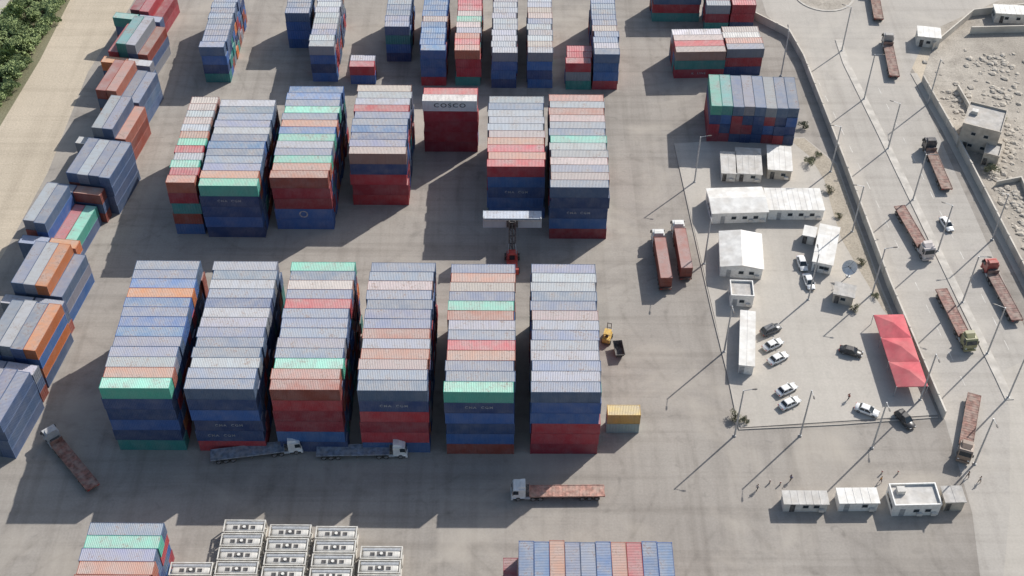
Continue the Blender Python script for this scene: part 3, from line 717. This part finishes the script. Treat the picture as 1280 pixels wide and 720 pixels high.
# ------------------------------------------------------------------ buildings
def cabin(px, py, w, d, h, rot, label, wm=None, roof='flat', rm=None, nwin=2, storeys=1, base=.14, ac=1, doorx=.2, cat='cabin', name='site_cabin'):
    wm = wm or M_WHITE; rm = rm or M_ROOFW
    p = G(px, py); t = thing(name, label, cat, (p.x,p.y,base), R(rot))
    b = MB(); b.box(-w/2,w/2,-d/2,d/2,0,h); wl = b.build('wall', wm, t)
    if roof == 'gable':
        b = MB(); o_ = .25
        if w >= d:
            pr = [(-d/2-o_,h+.01),(0,h+.01+d*.09),(d/2+o_,h+.01),(d/2+o_,h+.12),(0,h+.12+d*.09),(-d/2-o_,h+.12)]
            b.loft([[(-w/2-o_,y,z) for y,z in pr],[(w/2+o_,y,z) for y,z in pr]])
            b.add([(-w/2,-d/2,h),(-w/2,d/2,h),(-w/2,0,h+d*.09)],[(0,1,2)]); b.add([(w/2,-d/2,h),(w/2,d/2,h),(w/2,0,h+d*.09)],[(0,1,2)])
        else:
            pr = [(-w/2-o_,h+.01),(0,h+.01+w*.09),(w/2+o_,h+.01),(w/2+o_,h+.12),(0,h+.12+w*.09),(-w/2-o_,h+.12)]
            b.loft([[(x,-d/2-o_,z) for x,z in pr],[(x,d/2+o_,z) for x,z in pr]])
            b.add([(-w/2,-d/2,h),(w/2,-d/2,h),(0,-d/2,h+w*.09)],[(0,1,2)]); b.add([(-w/2,d/2,h),(w/2,d/2,h),(0,d/2,h+w*.09)],[(0,1,2)])
        b.build('roof', rm, t)
    elif roof == 'parapet':
        b = MB(); b.box(-w/2+.2,w/2-.2,-d/2+.2,d/2-.2,h+.003,h+.05); b.build('roof', rm, t)
        b = MB(); b.box(-w/2-.05,w/2+.05,-d/2-.05,-d/2+.17,h+.004,h+.5); b.box(-w/2-.05,w/2+.05,d/2-.17,d/2+.05,h+.004,h+.5)
        b.box(-w/2-.05,-w/2+.17,-d/2+.17,d/2-.17,h+.004,h+.5); b.box(w/2-.17,w/2+.05,-d/2+.17,d/2-.17,h+.004,h+.5); b.build('parapet', wm, t)
        if w > 6:
            b = MB(); b.box(-w/2+1.0,-w/2+2.4,.2,1.4,h+.06,h+.95); b.build('roof_tank', M_OFFW, t)
    else:
        b = MB(); b.box(-w/2-.2,w/2+.2,-d/2-.2,d/2+.2,h+.003,h+.16)
        k = int(w/1.2)
        for i in range(1,k): b.box(-w/2+i*w/k-.04,-w/2+i*w/k+.04,-d/2-.18,d/2+.18,h+.162,h+.2)
        b.build('roof', rm, t)
    x = -w/2+w*doorx
    b = MB(); b.box(x-.45,x+.45,-d/2-.05,-d/2-.003,.02,2.05); dr = b.build('door', M_DARK if wm is not M_WHITE else M_STEEL, t)
    b = MB(); b.box(x+.3,x+.36,-d/2-.1,-d/2-.052,.95,1.1); b.build('handle', M_DARK, dr)
    def win(cx, cz, axis, sgn):
        b = MB(); b2 = MB(); hw, hh = .55, .45
        if axis == 'y':
            y = sgn*d/2; ya, yb = sorted((y+sgn*.003, y+sgn*.05)); yc, yd = sorted((y+sgn*.051, y+sgn*.06))
            b.box(cx-hw,cx+hw,ya,yb,cz-hh,cz+hh); b2.box(cx-hw+.08,cx+hw-.08,yc,yd,cz-hh+.08,cz+hh-.08)
        else:
            y = sgn*w/2; ya, yb = sorted((y+sgn*.003, y+sgn*.05)); yc, yd = sorted((y+sgn*.051, y+sgn*.06))
            b.box(ya,yb,cx-hw,cx+hw,cz-hh,cz+hh); b2.box(yc,yd,cx-hw+.08,cx+hw-.08,cz-hh+.08,cz+hh-.08)
        f = b.build('window', M_STEEL, t); b2.build('pane', M_GLASS, f)
    for st in range(storeys):
        z = 1.5+st*h/storeys
        if w > 2.8:
            for i in range(nwin):
                cx = -w/2+w*(i+1)/(nwin+1)
                if st > 0 or abs(cx-x) > 1.1: win(cx, z, 'y', -1)
        for i in range(nwin):
            if d > 3: win(-d/2+d*(i+1)/(nwin+1), z, 'x', -1)
    for i in range(ac):
        X = w/2-1.0-i*2.5; b = MB(); b.box(X-.45,X+.45,-d/2-.5,-d/2-.07,.5,1.1); b.build('air_conditioner', M_OFFW, t)
    return t
cabin(909,214,3.2,7.5,2.3,-4,'narrow dusty cabin, leftmost of three below the mint cornered stack',M_OFFW,rm=M_PALER,nwin=1)
cabin(934,212,5.5,9,2.3,-5,'pale roofed cabin, middle of three below the mint cornered stack',M_OFFW,rm=M_PALER)
cabin(972,210,5.2,8.5,2.7,-6,'beige flat cabin, rightmost of three below the mint cornered stack',M_BEIGE,rm=M_ROOFW)
cabin(919,264,12,8,3.0,3,'wide white office cabin with pitched roof at left of the compound',roof='gable',nwin=4,ac=2)
cabin(990,262,12,7,2.8,0,'wide white office cabin with flat roof right of the pitched one',nwin=4,ac=2)
cabin(924,326,8.6,10.5,2.9,-5,'white square cabin with low pitched roof below the wide offices',roof='gable',nwin=3)
cabin(925,374,4.6,4.4,2.7,-3,'small white hut with parapet roof under the square cabin',roof='parapet',rm=M_GREYR,nwin=1)
cabin(932,434,2.7,14.5,2.5,-8,'long narrow white cabin left of the parked cars',nwin=4,ac=0)
cabin(1030,318,4.0,12,2.7,-17,'narrow white cabin near the compound wall beside two white cars',nwin=3)
cabin(1053,374,4,3.4,2.5,-17,'small beige shed by the compound wall below the dish',M_BEIGE,rm=M_GREYR,nwin=1,ac=0)
cabin(1010,300,2.4,3,2.3,-17,'tiny off white hut behind the narrow cabin',M_OFFW,nwin=1,ac=0)
cabin(1004,632,7.6,2.6,2.3,0,'pale roofed gate house, leftmost of the four at the gate',M_OFFW,rm=M_PALER,base=0,nwin=3)
cabin(1069,630,6.8,3.0,2.4,1,'white flat gate house, second of the four at the gate',M_WHITE,base=0,nwin=2)
cabin(1139,631,8.2,4.6,2.8,2,'white gate building with parapet roof, largest of the four at the gate',roof='parapet',rm=M_PALER,base=0,nwin=3,ac=2)
cabin(1187,629,3.4,3.2,2.6,2,'small beige booth, rightmost of the four at the gate',M_BEIGE,rm=M_GREYR,base=0,nwin=1,ac=0)
cabin(1222,176,8.5,9,6.6,-24,'two storey beige house in the rubble lot',M_BEIGE,roof='parapet',rm=M_GREYR,nwin=2,storeys=2,base=.01,cat='house',name='beige_house')
cabin(1237,200,3.4,5,3.0,-24,'low beige annexe in front of the two storey house',M_BEIGE,roof='parapet',rm=M_GREYR,nwin=1,base=.01,ac=0,cat='house',name='annexe')
cabin(1158,53,5.5,4.5,3.0,-10,'small pale hut at the road bend near upper right',M_OFFW,rm=M_ROOFW,nwin=1,base=.01,ac=0)
cabin(1262,24,9,4,2.8,-5,'long pale shed in the walled upper right plot',M_OFFW,rm=M_ROOFW,nwin=2,base=.01,ac=0)
p = G(1060,346); t = thing('satellite_dish', 'large white satellite dish beside the compound wall', 'satellite dish', (p.x,p.y,.14))
rings = []; Dn = Vector((-.45,-.5,.75)).normalized(); A = Dn.orthogonal().normalized(); Bv = Dn.cross(A); c0 = Vector((0,0,2.4))
for r in (.15,.6,1.1,1.6):
    rings.append([c0+Dn*(.22*r*r)+(A*math.cos(2*math.pi*i/20)+Bv*math.sin(2*math.pi*i/20))*r for i in range(20)])
b = MB(); n = 20; b.add([v for r in rings for v in r], [(k*n+i,k*n+(i+1)%n,(k+1)*n+(i+1)%n,(k+1)*n+i) for k in range(3) for i in range(n)]+[tuple(range(n))]); b.build('dish', M_WHITE, t, True)
b = MB(); b.tube((0,0,0),(0,0,2.35),.14,8,.1); b.box(-.4,.4,-.4,.4,0,.12); b.build('mount', M_STEEL, t)
b = MB(); q = c0+Dn*1.5
for k in range(3): b.tube(rings[3][k*7], q, .03, 5)
b.tube(q, q+Dn*.25, .12, 8); b.build('feed_horn', M_DARK, t)
a, c = G(1111,392,3.2), G(1141,482,3.2); d = (c-a); ln = d.length; hd = math.atan2(d.y,d.x); mid = (a+c)/2
t = thing('shade_canopy', 'red fabric shade canopy in pitched bays along the compound wall', 'canopy', (mid.x,mid.y,.14), hd)
n = 3; wd = 6.0; sec = ln/n
for k in range(n):
    xa, xb = -ln/2+k*sec+.02, -ln/2+(k+1)*sec-.02; xm = (xa+xb)/2; b = MB()
    vs = [(xa,-wd/2,2.8),(xb,-wd/2,2.8),(xb,wd/2,2.8),(xa,wd/2,2.8),(xm,0,3.75),(xa,-wd/2,2.6),(xb,-wd/2,2.6),(xb,wd/2,2.6),(xa,wd/2,2.6)]
    b.add(vs, [(0,1,4),(1,2,4),(2,3,4),(3,0,4),(0,5,6,1),(1,6,7,2),(2,7,8,3),(3,8,5,0)])
    b.build('canopy_bay', M_CANVAS, t)
for k in range(n+1):
    for s in (-1,1):
        b = MB(); x = -ln/2+k*sec; b.tube((x,s*wd/2,0),(x,s*wd/2,2.85),.07,8); b.build('post', M_STEEL, t)
# ------------------------------------------------------------------ street lamps
def lamp_proto(h, name, lab_cat):
    t = thing(name, 'x', lab_cat, (0,0,0)); b = MB(); b.tube((0,0,0),(0,0,h),.18,8,.13); b.box(-.25,.25,-.25,.25,0,.25); b.build('pole', M_STEEL, t)
    b = MB(); b.tube((0,0,h-.1),(1.6,0,h+.3),.06,6); b.build('arm', M_STEEL, t)
    b = MB(); b.loft([[(1.5,-.1,h+.22),(1.5,.1,h+.22),(1.5,.1,h+.34),(1.5,-.1,h+.34)],[(2.1,-.17,h+.3),(2.1,.17,h+.3),(2.1,.13,h+.42),(2.1,-.13,h+.42)],[(2.4,-.08,h+.36),(2.4,.08,h+.36),(2.4,.06,h+.43),(2.4,-.06,h+.43)]]); b.build('lamp_head', M_DARK, t)
    return t
lp = lamp_proto(13, 'street_lamp', 'street lamp'); first = True
LAMPS = [(1052,64,0),(1080,124,0),(1110,186,0),(1141,250,0),(1172,314,0),(1203,378,0),(1234,442,0),(1260,497,0)]
for i, (x, y, k) in enumerate(LAMPS):
    o = lp if first else copy_tree(lp); first = False; o.location = G(x, y); o.rotation_euler = (0,0,R(-15 if i%2 else 165)); o['group'] = 'street lamps on the road median'
    o['label'] = f'grey street lamp on the road median, {ORD[i]} from the top'
YL = [(976,95,'beside the mint cornered stack'),(868,228,'at the left kerb by the three cabins'),(1038,215,'inside the compound wall behind the offices'),(880,330,'at the kerb left of the square cabin'),
 (1010,375,'in the compound below two white cars'),(1090,368,'at the wall above the red canopy'),(905,440,'at the kerb left of the long cabin'),(1000,545,'at the kerb below the parked cars'),(918,545,'at the lower left corner of the compound'),(1090,560,'outside the compound near the gate houses'),
 (1218,580,'on the road beside the waiting brown truck'),(1240,300,'on the far pavement beside the rubble lot'),(1160,130,'on the far pavement near the upper right'),(1065,290,'at the wall beside the narrow cabin'),(1150,500,'at the lower end of the wall by the gate')]
for x, y, w in YL:
    o = copy_tree(lp); o.location = G(x, y); o.rotation_euler = (0,0,R(random.choice((0,90,180,270)))); o['group'] = 'lamp posts around the compound'; o['label'] = 'slim grey lamp post '+w
bp = None
for i, (x, y) in enumerate([(962,604),(975,606),(1102,592),(1122,592)]):
    if bp is None:
        bp = thing('bollard','x','bollard',(0,0,0)); b = MB(); b.tube((0,0,0),(0,0,1.0),.14,10,.12); b.build('post', M_CONC, bp); b = MB(); b.tube((0,0,.72),(0,0,.86),.145,10,.14); b.build('band', M_RED, bp); o = bp
    else: o = copy_tree(bp)
    o.location = G(x, y); o['label'] = f'concrete bollard near the gate houses, {ORD[i]} from the left'; o['group'] = 'bollards by the gate'
# ------------------------------------------------------------------ people
def skin(name, vs, es, rad, mt, root=0):
    me = bpy.data.meshes.new(name); me.from_pydata(vs, es, []); o = bpy.data.objects.new('tmp_skin', me); col.objects.link(o)
    md = o.modifiers.new('s', 'SKIN'); md.use_smooth_shade = True
    for i, r in enumerate(rad):
        d_ = me.skin_vertices[0].data[i]; d_.radius = r if isinstance(r, tuple) else (r, r); d_.use_root = i == root
    o.modifiers.new('u', 'SUBSURF').levels = 1
    dg = bpy.context.evaluated_depsgraph_get(); out = bpy.data.meshes.new_from_object(o.evaluated_get(dg)); out.name = name
    bpy.data.objects.remove(o); out.materials.clear(); out.materials.append(mt); return out
J = dict(pel=(0,0,.95), sp=(0.01,0,1.15), ch=(.02,0,1.36), nk=(.03,0,1.5), h1=(.05,0,1.6), h2=(.055,0,1.72))
for s, nm in ((1,'l'),(-1,'r')):
    st = .22*s
    J['hip'+nm] = (0,.1*s,.9); J['kn'+nm] = (st*.75+.04,.1*s,.5); J['an'+nm] = (st*.95-.04,.1*s,.09); J['to'+nm] = (st*.95+.13,.11*s,.04)
    J['sh'+nm] = (.01,.2*s,1.42); J['el'+nm] = (-st*.5-.03,.25*s,1.14); J['wr'+nm] = (-st*.9+.06,.24*s,.9); J['ha'+nm] = (-st*1.0+.1,.235*s,.81)
KEYS = list(J); ID = {k: i for i, k in enumerate(KEYS)}
RAD = dict(pel=(.13,.1), sp=(.125,.1), ch=(.15,.1), nk=.055, h1=.085, h2=.085)
for nm in 'lr':
    RAD.update({'hip'+nm:.085,'kn'+nm:.058,'an'+nm:.042,'to'+nm:.035,'sh'+nm:.058,'el'+nm:.042,'wr'+nm:.032,'ha'+nm:.036})
ED = [('pel','sp'),('sp','ch'),('ch','nk'),('nk','h1'),('h1','h2')]
for nm in 'lr': ED += [('pel','hip'+nm),('hip'+nm,'kn'+nm),('kn'+nm,'an'+nm),('an'+nm,'to'+nm),('ch','sh'+nm),('sh'+nm,'el'+nm),('el'+nm,'wr'+nm),('wr'+nm,'ha'+nm)]
def sub(keys, grow):
    ii = {k: i for i, k in enumerate(keys)}
    rr = []
    for k in keys:
        r = RAD[k]; rr.append(tuple(q+grow for q in r) if isinstance(r, tuple) else r+grow)
    return [J[k] for k in keys], [(ii[a], ii[b_]) for a, b_ in ED if a in ii and b_ in ii], rr
PB = skin('body', *sub(KEYS, 0), M_SKIN)
PS = skin('shirt', *sub(['sp','pel','ch','shl','shr','ell','elr'], .022), M_CLOTH)
PT = skin('trousers', *sub(['pel','hipl','hipr','knl','knr','anl','anr'], .02), M_CLOTH)
b = MB(); hr = []
for zz, r in ((1.66,.097),(1.74,.1),(1.79,.075),(1.815,.03)): hr.append([(.035+r*math.cos(2*math.pi*i/12), r*.9*math.sin(2*math.pi*i/12), zz) for i in range(12)])
b.loft(hr); PH = b.mesh('hair', M_HAIR, True)
for (x, y), rz, sc, tc, lb in (((946,613),40,(.62,.62,.6),(.06,.06,.07),'person in a pale shirt and dark trousers walking left of the gate houses'),
  ((988,601),200,(.08,.12,.25),(.05,.05,.06),'person in a blue shirt walking behind the leftmost gate house'),
  ((1100,603),300,(.55,.28,.05),(.08,.09,.13),'person in an orange shirt walking between two gate houses'),
  ((1209,597),120,(.1,.1,.1),(.05,.05,.06),'person in black clothes walking right of the beige booth'),
  ((1224,603),150,(.6,.6,.58),(.12,.1,.08),'person in a white shirt at the roadside right of the booth'),
  ((1060,500),20,(.3,.06,.06),(.05,.05,.07),'person in a red shirt walking behind the leaving white car')):
    base = .14 if y < 520 else .03
    q = G(x, y); t = thing('person', lb, 'person', (q.x,q.y,base), R(rz), 'people near the gate'); link('body', PB, t)
    o = link('shirt', PS, t); o.color = (*sc,1); o = link('trousers', PT, t); o.color = (*tc,1); link('hair', PH, t)
# ------------------------------------------------------------------ trees
def tree_proto(name, cat, h, r, leaf, mt, clumps=9, n=110):
    t = thing(name, 'x', cat, (0,0,0)); b = MB()
    b.tube((0,0,0),(.05,.03,h*.5),.14,7,.08)
    for k in range(5):
        a = k*1.3; b.tube((.05,.03,h*(.3+.04*k)),(r*.55*math.cos(a),r*.55*math.sin(a),h*(.55+.06*k)),.06,5,.02)
    b.build('trunk', M_BARK, t); b = MB()
    for k in range(clumps):
        a = random.uniform(0,6.28); rr = r*random.uniform(.1,.8); c_ = Vector((rr*math.cos(a), rr*math.sin(a), h*random.uniform(.4,.85))); cr = r*random.uniform(.28,.48)
        for _ in range(n):
            d = Vector((random.gauss(0,1),random.gauss(0,1),random.gauss(0,.8))); d = d.normalized()*cr*random.uniform(.5,1.08)
            p_ = c_+d; u = Vector((random.gauss(0,1),random.gauss(0,1),random.gauss(0,.5))).normalized(); w_ = u.orthogonal().normalized(); s = leaf*random.uniform(.6,1.3)
            b.quad(p_-u*s-w_*s*.5, p_+u*s-w_*s*.5, p_+u*s+w_*s*.5, p_-u*s+w_*s*.5)
    b.build('crown', mt, t)
    return t
tA = [tree_proto('roadside_tree','tree',3.2,2.6,.2,M_LEAF,16,120), tree_proto('roadside_tree','tree',2.8,2.4,.19,M_LEAF,14,120), tree_proto('roadside_tree','tree',3.6,2.9,.21,M_LEAF,18,120)]
usedT = [False]*3; k = 0
for i in range(19):
    for j in range(6):
        u = i/18; px = 83-u*94-j*14+random.uniform(-4,4); py = -8+u*152-j*11+random.uniform(-4,4)
        if px < -24 or py < -16 or px+py*.9 < 26: continue
        z = k%3; o = tA[z] if not usedT[z] else copy_tree(tA[z]); usedT[z] = True; k += 1
        o.location = G(px, py); o.rotation_euler = (0,0,random.uniform(0,6.28)); s = random.uniform(.8,1.15); o.scale = (s,s,s*random.uniform(.8,1.1))
        o['label'] = 'bushy green tree in the dense verge at the upper left corner'; o['group'] = 'trees along the upper left verge'
bs = [tree_proto('bush','bush',1.5,1.1,.1,M_LEAF2,6,70)]; fb = True
for x, y, s, w in [(1004,160,1.2,'left of the compound wall beside the mint cornered stack'),(1012,205,1.3,'between the beige cabin and the wall'),(1036,240,1.1,'right of the flat roofed office by the wall'),(1068,388,1.0,'below the beige shed by the wall'),
  (918,524,1.2,'at the lower left corner of the compound'),(1238,215,1.5,'in front of the two storey beige house'),(1252,150,1.3,'behind the two storey beige house'),(930,528,.9,'just right of the compound corner bush'),
  (1022,196,.9,'in the dirt verge at the top bend of the wall'),(1048,272,.8,'in the dirt verge above the narrow cabin'),(1076,330,.9,'in the dirt verge right of the dish'),(1094,372,.8,'in the dirt verge just above the canopy')]:
    o = bs[0] if fb else copy_tree(bs[0]); fb = False; o.location = G(x, y); o.scale = (s,s,s); o.rotation_euler = (0,0,random.uniform(0,6)); o['label'] = 'low olive bush '+w; o['group'] = 'bushes by the compound and the lot'
# ------------------------------------------------------------------ light
EL, AZ = R(37), R(45)
d = Vector((-math.sin(AZ)*math.cos(EL), -math.cos(AZ)*math.cos(EL), -math.sin(EL)))
sd = bpy.data.lights.new('sun','SUN'); sd.energy = 5.0; sd.angle = R(.5); sd.color = (1,.965,.91)
so = bpy.data.objects.new('sun', sd); col.objects.link(so); so.rotation_euler = d.to_track_quat('-Z','Y').to_euler(); so.location = (0,0,300)
w = bpy.data.worlds.new('World'); scene.world = w; w.use_nodes = True; nt = w.node_tree
sky = nt.nodes.new('ShaderNodeTexSky'); sky.sky_type = 'NISHITA'; sky.sun_disc = False; sky.sun_elevation = EL; sky.sun_rotation = AZ; sky.dust_density = 2.0; sky.air_density = 1.3
bg = nt.nodes['Background']; bg.inputs['Strength'].default_value = .12; nt.links.new(sky.outputs[0], bg.inputs['Color'])
scene.view_settings.view_transform = 'Standard'; scene.view_settings.look = 'None'; scene.view_settings.exposure = 0
